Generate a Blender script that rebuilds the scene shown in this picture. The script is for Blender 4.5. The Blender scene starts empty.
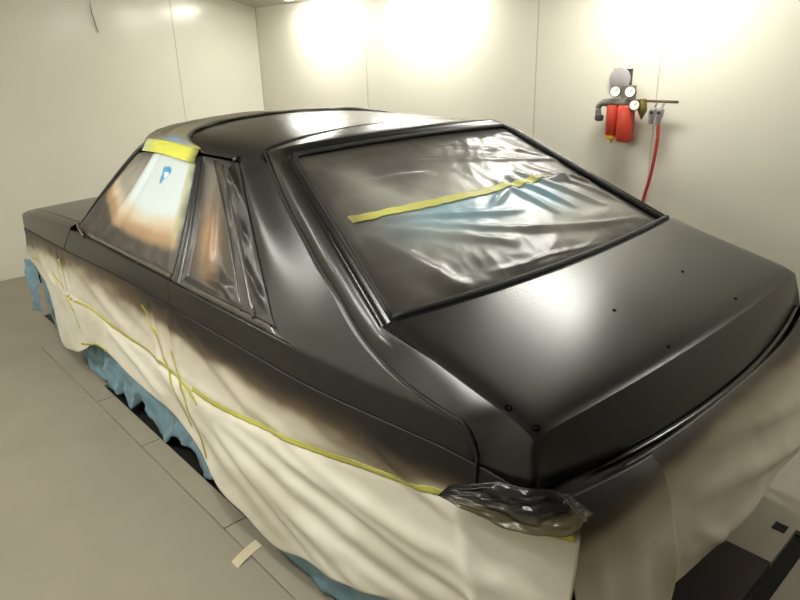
import bpy, math, random
import numpy as np
from mathutils import Vector, Matrix, noise
random.seed(7)
S = bpy.context.scene
C = S.collection
S.view_settings.view_transform = 'Standard'
S.view_settings.look = 'None'
S.view_settings.gamma = 1
S.view_settings.use_curve_mapping = False
S.view_settings.exposure = -0.2

# ------------------------------------------------------------------ helpers
def lin(r, g, b):
    f = lambda c: (c / 255 / 12.92) if c / 255 <= .04045 else ((c / 255 + .055) / 1.055) ** 2.4
    return (f(r), f(g), f(b))

def mat(name, col, rough=.5, metal=0., coat=0., spec=.5, bump=0., bscale=8., attr=None, var=0., vscale=3., emit=None, estr=0.):
    m = bpy.data.materials.new(name); m.use_nodes = True
    nt = m.node_tree; N = nt.nodes; L = nt.links
    b = N['Principled BSDF']
    b.inputs['Base Color'].default_value = (*col, 1)
    b.inputs['Roughness'].default_value = rough
    b.inputs['Metallic'].default_value = metal
    b.inputs['Coat Weight'].default_value = coat
    b.inputs['Coat Roughness'].default_value = .12
    b.inputs['Specular IOR Level'].default_value = spec
    tc = N.new('ShaderNodeTexCoord')
    src = None
    if attr:
        a = N.new('ShaderNodeVertexColor'); a.layer_name = attr
        src = a.outputs['Color']
    if var > 0:
        n = N.new('ShaderNodeTexNoise'); n.inputs['Scale'].default_value = vscale
        n.inputs['Detail'].default_value = 6; n.inputs['Roughness'].default_value = .6
        L.new(tc.outputs['Object'], n.inputs['Vector'])
        mr = N.new('ShaderNodeMapRange')
        mr.inputs['From Min'].default_value = .25; mr.inputs['From Max'].default_value = .75
        mr.inputs['To Min'].default_value = 1 - var; mr.inputs['To Max'].default_value = 1 + var
        L.new(n.outputs['Fac'], mr.inputs['Value'])
        mx = N.new('ShaderNodeMix'); mx.data_type = 'RGBA'; mx.blend_type = 'MULTIPLY'
        mx.inputs['Factor'].default_value = 1
        if src: L.new(src, mx.inputs['A'])
        else: mx.inputs['A'].default_value = (*col, 1)
        L.new(mr.outputs['Result'], mx.inputs['B'])
        src = mx.outputs['Result']
    if src: L.new(src, b.inputs['Base Color'])
    if bump > 0:
        n2 = N.new('ShaderNodeTexNoise'); n2.inputs['Scale'].default_value = bscale
        n2.inputs['Detail'].default_value = 4
        L.new(tc.outputs['Object'], n2.inputs['Vector'])
        bp = N.new('ShaderNodeBump'); bp.inputs['Strength'].default_value = bump
        bp.inputs['Distance'].default_value = .02
        L.new(n2.outputs['Fac'], bp.inputs['Height'])
        L.new(bp.outputs['Normal'], b.inputs['Normal'])
    if emit:
        b.inputs['Emission Color'].default_value = (*emit, 1)
        b.inputs['Emission Strength'].default_value = estr
    return m

def wpos(o):
    v = Vector((0, 0, 0))
    while o:
        v += o.location; o = o.parent
    return v

def link(name, verts, faces, m, parent=None, smooth=True, cols=None, thick=0., angle=None):
    me = bpy.data.meshes.new(name)
    off = wpos(parent) if parent else Vector((0, 0, 0))
    me.from_pydata([tuple(Vector(v) - off) for v in verts], [], faces)
    me.update()
    if smooth:
        me.polygons.foreach_set('use_smooth', [True] * len(me.polygons))
    if cols is not None:
        a = me.color_attributes.new('col', 'FLOAT_COLOR', 'POINT')
        a.data.foreach_set('color', np.hstack([np.asarray(cols, float), np.ones((len(verts), 1))]).ravel())
    if m: me.materials.append(m)
    o = bpy.data.objects.new(name, me); C.objects.link(o)
    if parent: o.parent = parent
    if thick:
        md = o.modifiers.new('thickness', 'SOLIDIFY'); md.thickness = thick; md.offset = -1
    if smooth and angle:
        me.set_sharp_from_angle(angle=math.radians(angle))
    return o

def grid_faces(nr, nc, base=0, closed=False):
    f = []
    for i in range(nr - 1):
        for j in range(nc - (0 if closed else 1)):
            j2 = (j + 1) % nc
            f.append((base + i * nc + j, base + i * nc + j2, base + (i + 1) * nc + j2, base + (i + 1) * nc + j))
    return f

class MB:
    def __init__(s): s.v = []; s.f = []
    def grid(s, G, flip=False, closed=False):
        nr, nc = len(G), len(G[0]); b = len(s.v)
        for r in G: s.v += [tuple(p) for p in r]
        f = grid_faces(nr, nc, b, closed)
        s.f += [t[::-1] for t in f] if flip else f
    def box(s, x0, x1, y0, y1, z0, z1):
        b = len(s.v)
        s.v += [(x, y, z) for z in (z0, z1) for y in (y0, y1) for x in (x0, x1)]
        s.f += [tuple(b + k for k in q) for q in ((0, 2, 3, 1), (4, 5, 7, 6), (0, 1, 5, 4), (2, 6, 7, 3), (0, 4, 6, 2), (1, 3, 7, 5))]
    def tube(s, pts, r, n=8, cap=True):
        pts = [Vector(p) for p in pts]; b = len(s.v)
        rs = r if hasattr(r, '__len__') else [r] * len(pts)
        up = Vector((0, 0, 1))
        for i, p in enumerate(pts):
            t = (pts[min(i + 1, len(pts) - 1)] - pts[max(i - 1, 0)]).normalized()
            a = t.cross(up)
            if a.length < 1e-3: a = t.cross(Vector((1, 0, 0)))
            a.normalize(); c = t.cross(a)
            for k in range(n):
                w = 2 * math.pi * k / n
                s.v.append(tuple(p + (a * math.cos(w) + c * math.sin(w)) * rs[i]))
        s.f += grid_faces(len(pts), n, b, True)
        if cap:
            s.f.append(tuple(b + k for k in range(n))[::-1])
            e = b + (len(pts) - 1) * n
            s.f.append(tuple(e + k for k in range(n)))
    def lathe(s, o, axis, prof, n=24):
        # prof: list of (distance along axis, radius)
        o = Vector(o); ax = Vector(axis).normalized()
        a = ax.cross(Vector((0, 0, 1)))
        if a.length < 1e-3: a = Vector((1, 0, 0))
        a.normalize(); c = ax.cross(a); b = len(s.v)
        for h, r in prof:
            for k in range(n):
                w = 2 * math.pi * k / n
                s.v.append(tuple(o + ax * h + (a * math.cos(w) + c * math.sin(w)) * max(r, 1e-4)))
        s.f += grid_faces(len(prof), n, b, True)
        s.f.append(tuple(b + k for k in range(n))[::-1])
        e = b + (len(prof) - 1) * n
        s.f.append(tuple(e + k for k in range(n)))
    def build(s, name, m, parent=None, smooth=True, angle=None, thick=0.):
        return link(name, s.v, s.f, m, parent, smooth, None, thick, angle)

def pchip(xs, ys):
    xs = np.asarray(xs, float); ys = np.asarray(ys, float)
    if xs[0] > xs[-1]: xs, ys = xs[::-1], ys[::-1]
    h = np.diff(xs); d = np.diff(ys) / h
    m = np.zeros(len(xs)); m[0], m[-1] = d[0], d[-1]
    for i in range(1, len(xs) - 1):
        if d[i - 1] * d[i] > 0:
            w1 = 2 * h[i] + h[i - 1]; w2 = h[i] + 2 * h[i - 1]
            m[i] = (w1 + w2) / (w1 / d[i - 1] + w2 / d[i])
    def f(x):
        x = min(max(x, xs[0]), xs[-1]); i = min(int(np.searchsorted(xs, x, 'right')) - 1, len(xs) - 2); i = max(i, 0)
        t = (x - xs[i]) / h[i]
        return float((2*t**3-3*t*t+1)*ys[i] + (t**3-2*t*t+t)*h[i]*m[i] + (-2*t**3+3*t*t)*ys[i+1] + (t**3-t*t)*h[i]*m[i+1])
    return f

def crom(P, per=5):
    """Catmull-Rom through points"""
    P = [np.asarray(p, float) for p in P]; out = []
    for i in range(len(P) - 1):
        p0 = P[max(i-1, 0)]; p1 = P[i]; p2 = P[i+1]; p3 = P[min(i+2, len(P)-1)]
        for k in range(per):
            t = k / per
            out.append(.5 * (2*p1 + (p2-p0)*t + (2*p0-5*p1+4*p2-p3)*t*t + (3*p1-p0-3*p2+p3)*t**3))
    out.append(P[-1]); return out

def sm(a, b, x):
    t = min(max((x - a) / (b - a), 0.), 1.); return t * t * (3 - 2 * t)
def lerp(a, b, t): return a + (b - a) * t
def mix(a, b, t): return tuple(p + (q - p) * t for p, q in zip(a, b))
def nz(x, y, z=0., s=1.): return noise.noise(Vector((x * s, y * s, z * s)))
def fbm(x, y, z=0., s=1., o=4): return noise.fractal(Vector((x * s, y * s, z * s)), 1.0, 2.0, o)
def segd(p, a, b):
    ax, ay = a; bx, by = b; dx, dy = bx - ax, by - ay
    t = ((p[0]-ax)*dx + (p[1]-ay)*dy) / (dx*dx + dy*dy); t = min(max(t, 0), 1)
    ex, ey = p[0]-ax-dx*t, p[1]-ay-dy*t
    sgn = 1 if (dx*ey - dy*ex) > 0 else -1
    return math.hypot(ex, ey), sgn, t
def ridge(p, a, b, w, amp):
    d, s, t = segd(p, a, b)
    return amp * math.exp(-(d / w) ** 2) * math.sin(math.pi * min(max(t * .9 + .05, 0), 1)) ** .5

def thing(name, label, cat, loc=(0, 0, 0), group=None):
    o = bpy.data.objects.new(name, None); C.objects.link(o); o.location = loc
    o.empty_display_size = .1
    return tag(o, label, cat, group)
def tag(o, label, cat, group=None):
    o['label'] = label; o['category'] = cat
    if group: o['group'] = group
    return o
def struct(o):
    o['kind'] = 'structure'; return o

# ------------------------------------------------------------------ materials
WALL = mat('cream_enamel_panel', lin(229, 226, 212), .20, spec=.5, var=.03, vscale=1.2, bump=.04, bscale=2.5)
CEIL = mat('ceiling_paint', lin(196, 193, 178), .5)
FLOOR = mat('worn_concrete_floor', lin(147, 140, 127), .5, spec=.35, var=.10, vscale=2.2, bump=.05, bscale=40)
KERB = mat('kerb_concrete', lin(153, 146, 131), .55, spec=.3, var=.07, vscale=5, bump=.06, bscale=40)
PLATE = mat('dark_steel_plate', lin(46, 38, 35), .5, spec=.3, var=.2, vscale=6)
PIT = mat('pit_shade_black', (.004, .004, .004), .9)  # black painted in for the shade down in the slot
SEAM = mat('panel_joint', lin(186, 181, 164), .6)
PAINT = mat('satin_black_paint', lin(23, 22, 22), .27, spec=.5, var=.08, vscale=1.5)
GLOSSB = mat('glossy_black_plastic', lin(18, 16, 16), .16, spec=.6)
RUB = mat('black_rubber', (.006, .006, .006), .6)
DARK = mat('cavity_shade_black', (.004, .004, .004), 1., spec=0)  # black painted in for the shade inside holes and the car body
TRIMM = mat('highlight_grey_trim', lin(78, 74, 68), .25, spec=.9)  # grey lightened to paint in the highlights along the lips
STEEL = mat('steel_rim', lin(60, 60, 60), .4, metal=.8)
FILM = mat('masking_film', (.5, .5, .5), .33, spec=.45, attr='col', coat=.03, bump=.08, bscale=12)
FILMG = mat('glossy_overspray_film', (.5, .5, .5), .22, spec=.35, attr='col', bump=.05, bscale=20)
PAPER = mat('masking_sheet', (.5, .5, .5), .42, spec=.35, attr='col', bump=.10, bscale=9)
BLUE = mat('blue_sheet', lin(118, 150, 168), .38, spec=.4, var=.10, vscale=6, bump=.2, bscale=10)
TAPE = mat('yellow_green_tape', lin(196, 192, 74), .5, spec=.3, var=.10, vscale=14)
TAPEF = mat('film_tape', lin(206, 204, 110), .45, spec=.3, attr='col')
TAPEP = mat('pale_tape', lin(200, 190, 160), .6)
INK = mat('blue_ink', lin(70, 150, 205), .4)
INKW = mat('white_ink', lin(225, 238, 240), .4)
RED = mat('red_enamel', lin(188, 64, 48), .35, spec=.45, coat=.1)
YEL = mat('yellow_plastic', lin(214, 158, 48), .4)
GREY = mat('grey_metal', lin(128, 124, 116), .4, metal=.3)
DGREY = mat('dark_grey_metal', lin(66, 62, 60), .4, metal=.3)
LGREY = mat('galvanised_plate', lin(170, 164, 166), .45, metal=.2, var=.06, vscale=20)
WHITE = mat('dial_white', lin(235, 234, 226), .35)
BRASS = mat('tarnished_brass', lin(132, 118, 62), .4, metal=.5)
PIPE = mat('brown_pipe', lin(104, 84, 66), .5, metal=.2)
HOSE = mat('red_rubber_hose', lin(170, 58, 46), .45)
LAMP = mat('lamp_diffuser', (1, 1, 1), .5, emit=(1.0, .985, .90), estr=60.)
LAMP_DECK = mat('deck_lamp_diffuser', (1, 1, 1), .5, emit=(1.0, .985, .90), estr=62.)  # strength set separately to tune the highlight on the rear deck
FRAMEM = mat('lamp_frame', lin(190, 188, 176), .4)

# ------------------------------------------------------------------ camera
yaw, pitch, roll = -7.29876725e-01, 3.60366749e-01, -2.84039259e-02
cy, sy = math.cos(yaw), math.sin(yaw)
fw = Vector((-sy * math.cos(pitch), cy * math.cos(pitch), -math.sin(pitch)))
rt = Vector((cy, sy, 0)); up = rt.cross(fw)
c_, s_ = math.cos(roll), math.sin(roll)
r2 = c_ * rt + s_ * up; u2 = -s_ * rt + c_ * up
M = Matrix((( r2.x, u2.x, -fw.x, -1.79637), (r2.y, u2.y, -fw.y, -.55576), (r2.z, u2.z, -fw.z, 1.67276), (0, 0, 0, 1)))
cd = bpy.data.cameras.new('camera'); cam = bpy.data.objects.new('camera', cd); C.objects.link(cam)
cam.matrix_world = M
cd.sensor_width = 36; cd.lens = 658.953 / 800 * 36; cd.clip_start = .02
S.camera = cam

# ------------------------------------------------------------------ room
XR, XL, YF, YB, ZH, ZC = 1.83, -2.5, 5.456, -4.6, 2.10, 2.25
HX = .62                                              # horizontal run of the sloped light hips
def slab(name, *a, m=WALL):
    b = MB(); b.box(*a); return struct(b.build(name, m, None, False))
slab('wall_right', XR, XR + .08, YB - .08, YF + .08, -.5, ZH)
slab('wall_left', XL - .08, XL, YB - .08, YF + .08, -.5, ZH)
slab('wall_front', XL - .08, XR + .08, YF, YF + .08, -.5, ZC + .1)
slab('wall_back', XL - .08, XR + .08, YB - .08, YB, -.5, ZC + .1)
b = MB()
b.box(XL + HX, XR - HX, YB, YF, ZC, ZC + .06)
for (x0, x1) in ((XR, XR - HX), (XL, XL + HX)):
    G = [[(x0, YB, ZH), (x0, YF, ZH)], [(x1, YB, ZC), (x1, YF, ZC)], [(x1, YB, ZC + .06), (x1, YF, ZC + .06)], [(x0, YB, ZH + .06), (x0, YF, ZH + .06)], [(x0, YB, ZH), (x0, YF, ZH)]]
    b.grid(G)
struct(b.build('ceiling', CEIL, None, False))
# joints between the wall panels
n = 0
for y in (3.824, 2.139, 1.312, -.4, -2.0):
    n += 1; slab('trim_%d' % n, XR - .0015, XR + .001, y - .003, y + .003, 0, ZH, m=SEAM)
for x in (.98,):
    n += 1; slab('trim_%d' % n, x - .0025, x + .0025, YF - .0015, YF + .001, 0, ZC, m=SEAM)
n += 1; slab('trim_%d' % n, XR - .006, XR, YF - .006, YF, 0, ZH, m=SEAM)
# floor with the narrow pit slot around the car
SX0, SX1 = -.862, -.78
SY0, SY1 = -.116, -.056
b = MB()
b.box(XL, -.955, YB, YF, -.12, 0)
b.box(-.955, SX1, 3.75, YF, -.12, 0); b.box(-.955, SX0, YB, SY0, -.12, 0)
b.box(SX0, XR, YB, SY0, -.12, 0)
b.box(SX1, XR, 4.35, YF, -.12, 0); b.box(SX0, SX1, 2.95, 3.75, -.12, 0)
b.box(.325, XR, SY1, 4.35, -.12, 0)
b.box(.56, XR, SY0, SY1, -.12, 0)
struct(b.build('floor', FLOOR, None, False))
b = MB()
ys = [SY0, .62, 1.42, 2.2, 2.78, 3.75]
for i in range(len(ys) - 1):
    b.box(-.953, SX0, ys[i] + .003, ys[i + 1] - .003, -.12, .004)
o = b.build('trim_20', KERB, None, False); struct(o)
b = MB(); b.box(SX1, .323, SY1, 4.35, -.12, -.001)
o = b.build('floor_plate', PLATE, None, False); struct(o)
b = MB(); b.box(-.956, .57, -.2, 4.4, -.12, -.02)
o = b.build('pit_shade_fill', PIT, None, False); struct(o)  # shallow black filler standing in for the shaded depth of the slot
b = MB(); b.box(.505, .556, -.034, .010, -.02, .0012)
o = b.build('trim_21', PIT, None, False); struct(o)  # flush black patch painted as the dark of a small floor hole

# ceiling lights on the sloped hips
ang = math.atan2(ZC - ZH, HX)
def hip_lamp(side, y, label, f=.30, lm=None):
    x = (XR - HX * f) if side > 0 else (XL + HX * f)
    z = ZH + (ZC - ZH) * min(f, 1); hip = ang if f <= 1 else 0.
    t = thing('ceiling_light', label, 'ceiling light', (x, y, z), 'tube light boxes on the booth ceiling')
    ax = Vector((-side * math.cos(hip), 0, math.sin(hip))); nrm = Vector((-side * math.sin(hip), 0, -math.cos(hip)))
    def bx(w, l, d0, d1, name, m, hole=None):
        P = []
        mb = MB()
        for d in (d0, d1):
            for (p, q) in ((-w, -l), (w, -l), (w, l), (-w, l)):
                v = Vector((x, y, z)) + ax * p + Vector((0, 1, 0)) * q + nrm * d; mb.v.append(tuple(v))
        mb.f = [(0, 1, 2, 3), (7, 6, 5, 4), (0, 4, 5, 1), (1, 5, 6, 2), (2, 6, 7, 3), (3, 7, 4, 0)]
        return mb.build(name, m, t, False)
    bx(.11, .41, -.03, .012, 'frame', FRAMEM)
    bx(.075, .36, .013, .028, 'diffuser', lm or LAMP)
    return t
hip_lamp(1, 4.3, 'ceiling light box above the right wall, the one nearest the front wall corner', .36)
hip_lamp(1, 3.05, 'second ceiling light box from the front wall, above the right wall', .36)
hip_lamp(1, 1.28, 'ceiling light box above the red air filters on the right wall', .64, LAMP_DECK)
hip_lamp(1, -1.0, 'rearmost ceiling light box above the right wall, behind the car tail')
hip_lamp(-1, 3.6, 'ceiling light box above the left wall, beside the car bonnet')
hip_lamp(-1, 1.9, 'ceiling light box above the left wall, beside the car doors', .8)
hip_lamp(-1, .95, 'ceiling light box on the flat ceiling, left of the car tail', 1.85)

# wire hanging at the front wall
b = MB(); b.tube([(.30, YF - .012, 2.2), (.295, YF - .012, 2.05), (.305, YF - .014, 1.97), (.32, YF - .012, 1.885)], .0035, 6)
tag(b.build('hanging_wire', RUB), 'short thin dark wire hanging down the glossy front wall', 'wire')

# ------------------------------------------------------------------ car
car = thing('car', 'two-door coupe in fresh satin black paint, masked for spraying in a booth', 'car', (0, 2.1, 0))
fside = pchip([.10, .2, .3, .45, .6, .72, .80, .88], [.79, .82, .846, .872, .883, .885, .881, .872])
def bodyx(y, z):
    x = fside(z) if z <= .88 else .872 - (z - .88) * .6
    if y < .95: x -= .055 * ((.95 - y) / .7) ** 1.6
    if y > 2.9: x -= .045 * ((y - 2.9) / 1.25) ** 1.6
    return x
gap_t = [(.584,1.482,1.357),(.606,1.419,1.323),(.633,1.340,1.279),(.676,1.208,1.205),(.713,1.080,1.145),(.746,.964,1.089),(.777,.833,1.032),(.797,.758,.993),(.811,.688,.961),(.825,.575,.924),(.830,.462,.898),(.829,.364,.884),(.827,.320,.875),(.825,.293,.860)]
gy_of_z = pchip([p[2] for p in gap_t], [p[1] for p in gap_t])
gz_of_y = pchip([p[1] for p in gap_t], [p[2] for p in gap_t])
gx_of_y = pchip([p[1] for p in gap_t], [p[0] for p in gap_t])
def gapy(z): return gy_of_z(z) if z > .860 else lerp(.276, .293, sm(.80, .86, z))
filmrear = pchip([.882, .90, .93, .964, 1.03, 1.10, 1.166, 1.234, 1.30, 1.33], [.955, 1.04, 1.10, 1.145, 1.239, 1.335, 1.425, 1.515, 1.60, 1.64])

# quarter panels and C pillars
arc = [(.602, 1.33), (.592, 1.349), (.572, 1.364), (.53, 1.378), (.46, 1.390), (.36, 1.401), (.24, 1.410), (.12, 1.4145), (0, 1.416)]
def roofz_off(y): return -.009 * ((2.0 - y) / .5) ** 2 if y < 2.0 else -.030 * ((y - 2.0) / .6) ** 2
def roofpt(k, y, sx):
    x, z = arc[k]; w = 1 + .0 * y
    return (sx * x * w, y, z + roofz_off(y) * (1 if k > 0 else .6))
def rowx(z, y, sx):
    if z <= .88: return (sx * bodyx(y, z), y, z)
    return (sx * bodyx(y, z), y, z)
for sx in (-1, 1):
    b = MB()
    zs = list(np.linspace(.40, .86, 14)) + [.87, .876, .882] + list(np.linspace(.89, 1.30, 30)) + [1.315]
    G = []
    for z in zs:
        yl = gapy(z) + .004; yr = filmrear(z) if z > .882 else .955
        ca = .020 * sm(.89, 1.27, z) * sm(1.35, 1.29, z)
        G.append([(lambda p, k: (p[0] - sx * ca * (1 - k / 16) ** 2.5 + sx * ca, p[1], p[2]))(rowx(z, lerp(yl, yr, k / 16), sx), k) if False else (lambda p, k: (p[0] + sx * ca * (.7 * math.sin(math.pi * (k / 16) ** 2.4)), p[1], p[2]))(rowx(z, lerp(yl, yr, k / 16), sx), k) for k in range(17)])
    yl = 1.432; G.append([(sx * .602, lerp(yl, 1.64, k / 16), 1.33 - .004 * (1 - k / 16)) for k in range(17)])
    # return edge along the gap
    for r in G:
        p = r[0]; r.insert(0, (p[0] - sx * .014, p[1] - .001, p[2] - .002))
    b.grid(G, sx > 0)
    G = []
    for z in list(np.linspace(.40, .86, 14)) + [.87, .876, .880]:
        G.append([rowx(z, lerp(.955, 1.785, k / 20), sx) for k in range(21)])
    G.append([(sx * (bodyx(1.4, .88) - .003), p[1], .8835) for p in G[-1]])
    G.append([(sx * (bodyx(1.4, .88) - .030), p[1], .8825) for p in G[-1]])
    b.grid(G, sx > 0)
    b.build('quarter_panel', PAINT, car)
# roof
b = MB()
ks = list(range(len(arc)))
cols = [(-1, k) for k in ks] + [(1, k) for k in ks[::-1][1:]]
G = []
for t in np.linspace(0, 1, 34):
    row = []
    for (sx, k) in cols:
        x = arc[k][0]
        y0 = 1.506 - .03 * max(0, (x - .50) / .1) ** 2 - (.045 if k == 0 else 0) ; y1 = 2.60 - .10 * (x / .6) ** 2
        row.append(roofpt(k, lerp(y0, y1, t), sx))
    G.append(row)
G.insert(0, [(p[0], p[1] + .001, p[2] - .014) for p in G[0]])
b.grid(G, True)
b.build('roof', PAINT, car)

# hatch: frame around the rear window, deck and rear face
def plane(y): return 1.006 + (y - .637) * .496
def rimx(y): return lerp(.752, .567, (y - .645) / .70)
def wcrown(x): return .018 * (1 - min(1, (x / .66)) ** 2)
def ring_cs(g, m, c, v, r, down):
    g0 = np.array(g) + np.array(down) * .016
    P = crom([g, m, c, v, r], 5)
    q = np.array(r) + np.array([0, 0, -.022])
    return [tuple(g0)] + [tuple(p) for p in P] + [tuple(q)]
left = []
for y in list(np.linspace(.63, 1.36, 26)):
    gx, gz = gx_of_y(y), gz_of_y(y); rx = rimx(min(max(y, .645), 1.335)); pz = plane(min(y, 1.335))
    ry = min(y, 1.335)
    t = (y - .63) / .73
    left.append(((-gx, y - .004, gz + .002), (-lerp(gx, rx + .036, .36), lerp(y, ry, .5), lerp(gz, pz - .008, .62)), (-rx - .036, ry, pz - .008), (-rx - .016, ry, pz - .013), (-rx, ry, pz - .002)))
left.append(((-.600, 1.428, 1.330), (-.590, 1.42, 1.352), (-.583, 1.375, 1.359), (-.577, 1.352, 1.349), (-.560, 1.345, 1.357)))
left.append(((-.584, 1.476, 1.357), (-.578, 1.46, 1.366), (-.566, 1.40, 1.371), (-.556, 1.368, 1.358), (-.552, 1.356, 1.363)))
def topst(x):
    a = abs(x); zr = np.interp(a, [q[0] for q in arc[::-1]], [q[1] for q in arc[::-1]]) - .009
    zi = 1.364 + wcrown(x) * .9
    yi = 1.362
    return ((x, 1.499 - .01 * (a / .56) ** 4, zr), (x, 1.485, zr + .001), (x * .985, yi + .036, zi + .008 + .004), (x * .98, yi + .014, zi - .004), (x * .975, yi, zi + .002))
top = [topst(x) for x in np.linspace(-.54, .54, 37)]
mir = lambda st: tuple((-p[0], p[1], p[2]) for p in st)
sts = left + top + [mir(s) for s in left[::-1]]
b = MB()
b.grid([ring_cs(*s, down=(0, 0, -1)) for s in sts], False)
# deck
def yedge(x): return .139 + .028 * abs(x / .77) ** 2
def yfront(x): return .600 + .045 * abs(x / .757) ** 2
def deckz(x, y):
    x = min(max(x, -.7749), .7749)
    base = .89 + (y - .164) * .245
    e = max(0., min(.775 - abs(x), 1.0)); f = max(0., y - (.139 + .028 * abs(x / .77) ** 2))
    r = .0125 * (1 - math.exp(-e / .019)) + .0105 * (1 - math.exp(-f / .020)) - .023
    return base + .0125 + r + .005 * (1 - (x / .775) ** 2)
HW = .774
nd, md = 60, 40
us = [math.sin(a) for a in np.linspace(-math.pi / 2, math.pi / 2, nd)]
us = [lerp(u, k, .15) for u, k in zip(us, np.linspace(-1, 1, nd))]
D = []
for j in range(md):
    v = (j / (md - 1)) ** 1.7; row = []
    for u in us:
        x = u * (HW + .014 * sm(.6, 1., v)); y = lerp(yedge(x), yfront(x), v)
        row.append((x, y, deckz(x, y)))
    D.append(row)
D.append([(p[0] * .985, p[1] + .008, p[2] - .02) for p in D[-1]])
b.grid(D, False)
# flank and rear face wrapping the deck edge
def rearbot(x):
    a = abs(x) / .75
    return (x, .078 + .068 * a ** 2, .738 + .02 * a ** 3)
W = []
def wrapcs(c, bot, out, bulge=.012, ch=0., side=False):
    c = np.array(c); bot = np.array(bot); out = np.array(out, float)
    a = c + out * .003 + np.array([0, 0, -.003]); a2 = c + out * .005 + np.array([0, 0, -.010])
    m = lerp(a2, bot, .5) + out * bulge
    if ch > 0:
        mc = np.array([lerp(bot[0], c[0], .36), lerp(bot[1], c[1], .5), lerp(bot[2], c[2], .62)]); m = lerp(m, mc, ch)
        a = lerp(a, lerp(c, mc, .25), ch); a2 = lerp(a2, lerp(c, mc, .55), ch)
    cs = crom([c, a, a2, m, bot], 5)
    if side:
        H = c[2] - bot[2]; alt = []
        for k in range(21):
            q = (k / 20) ** 1.5; f = lerp(q, (1 - math.exp(-q * H / .06)) / (1 - math.exp(-H / .06)), .5)
            alt.append(np.array([lerp(c[0], bot[0], f), lerp(c[1], bot[1], q), lerp(c[2], bot[2], q)]))
        cs = [lerp(p1, p0, ch) for p0, p1 in zip(cs, alt)]
    e = bot - out * .02
    return [tuple(p) for p in cs] + [tuple(e)]
lst = []
for v in np.linspace(1, .22, 22):
    hw = HW + .014 * sm(.6, 1., v)
    y = lerp(yedge(hw), yfront(hw), v); c = (-hw, y, deckz(hw, y))
    yb = lerp(.297, .628, max(0, v - .22) / .78); g = (-gx_of_y(yb), yb, gz_of_y(yb) + .002)
    lst.append((c, g, (-1, 0, .2), .004, sm(.72, 1., v)))
for v, g in ((.18, (-.826, .283, .84)), (.15, (-.830, .279, .80)), (.12, (-.832, .274, .752)), (.09, (-.826, .245, .75)), (.06, (-.817, .205, .75)), (.025, (-.806, .160, .75))):
    y = lerp(yedge(HW), yfront(HW), v); c = (-HW, y, deckz(HW, y)); lst.append((c, g, (-1, -.1, 0), .003, 0))
lst.append(((-HW, yedge(HW), deckz(HW, yedge(HW))), (-.795, .134, .75), (-.7, -.7, 0), .002, 0))
for x in list(np.linspace(-.765, 0, 28)):
    c = (x, yedge(x), deckz(x, yedge(x))); bt = rearbot(x)
    lst.append((c, bt, (0, -1, .1), .004, 0))
full = lst + [((-c[0], c[1], c[2]), (-g[0], g[1], g[2]), (-o_[0], o_[1], o_[2]), bl, ch) for c, g, o_, bl, ch in lst[::-1][1:]]
b.grid([wrapcs(*s, side=abs(s[2][0]) > .9) for s in full], False)
hatch = b.build('hatch', PAINT, car)
# black discs painted as the shade in holes left by the removed deck spoiler
for (x, y, r) in ((-.757, .252, .0075), (-.752, .178, .0075), (-.179, .168, .0042), (-.150, .352, .0042), (.296, .186, .0042), (.307, .370, .0042)):
    mb = MB(); nrm = Vector((0, -.238, 1)).normalized()
    z = deckz(x, y)
    mb.lathe((x, y, z), nrm, [(-.004, r), (.0016, r * 1.25), (.0022, r), (.0016, r * .7), (-.002, r * .6)], 14)
    mb.build('mounting_hole', DARK, car)
# black tube drawn as the shade inside the hatch gap
pts = [(-.838, .274, .70), (-.836, .276, .77), (-.832, .279, .82)] + [(-p[0] - .001, p[1] - .002, p[2] + .001) for p in gap_t[::-1][1:]]
pts = [tuple(p) for p in crom(pts, 4)]
topl = [(x, 1.5025 - .012 * (abs(x) / .56) ** 4, np.interp(abs(x), [q[0] for q in arc[::-1]], [q[1] for q in arc[::-1]]) - .011) for x in np.linspace(-.565, .565, 30)]
mb = MB(); mb.tube(pts + topl + [(-p[0], p[1], p[2]) for p in pts[::-1]], .0048, 6)
mb.build('gap_shade_line', RUB, car)
# gasket of the rear window
gl = [(-rimx(y) + .010, y, plane(y) - .008) for y in np.linspace(.66, 1.325, 16)]
gt = [(x, 1.352, 1.360 + wcrown(x) * .9 - .010) for x in np.linspace(-.545, .545, 20)]
gb = [(x, yfront(x) + .010, deckz(x, yfront(x)) + .002) for x in np.linspace(.74, -.74, 24)]
mb = MB(); mb.tube(gl + gt + [(-p[0], p[1], p[2]) for p in gl[::-1]] + gb + [gl[0]], .010, 8)
mb.build('window_gasket', RUB, car)
# trim strip under the rear face
mb = MB()
xs = np.linspace(-.60, .80, 50)
mb.tube([(x, rearbot(x)[1] - .006, rearbot(x)[2] - .004) for x in xs], [.009 * min(1, (x + .62) * 8) for x in xs], 10)
mb.build('rear_trim_strip', GLOSSB, car)

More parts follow.
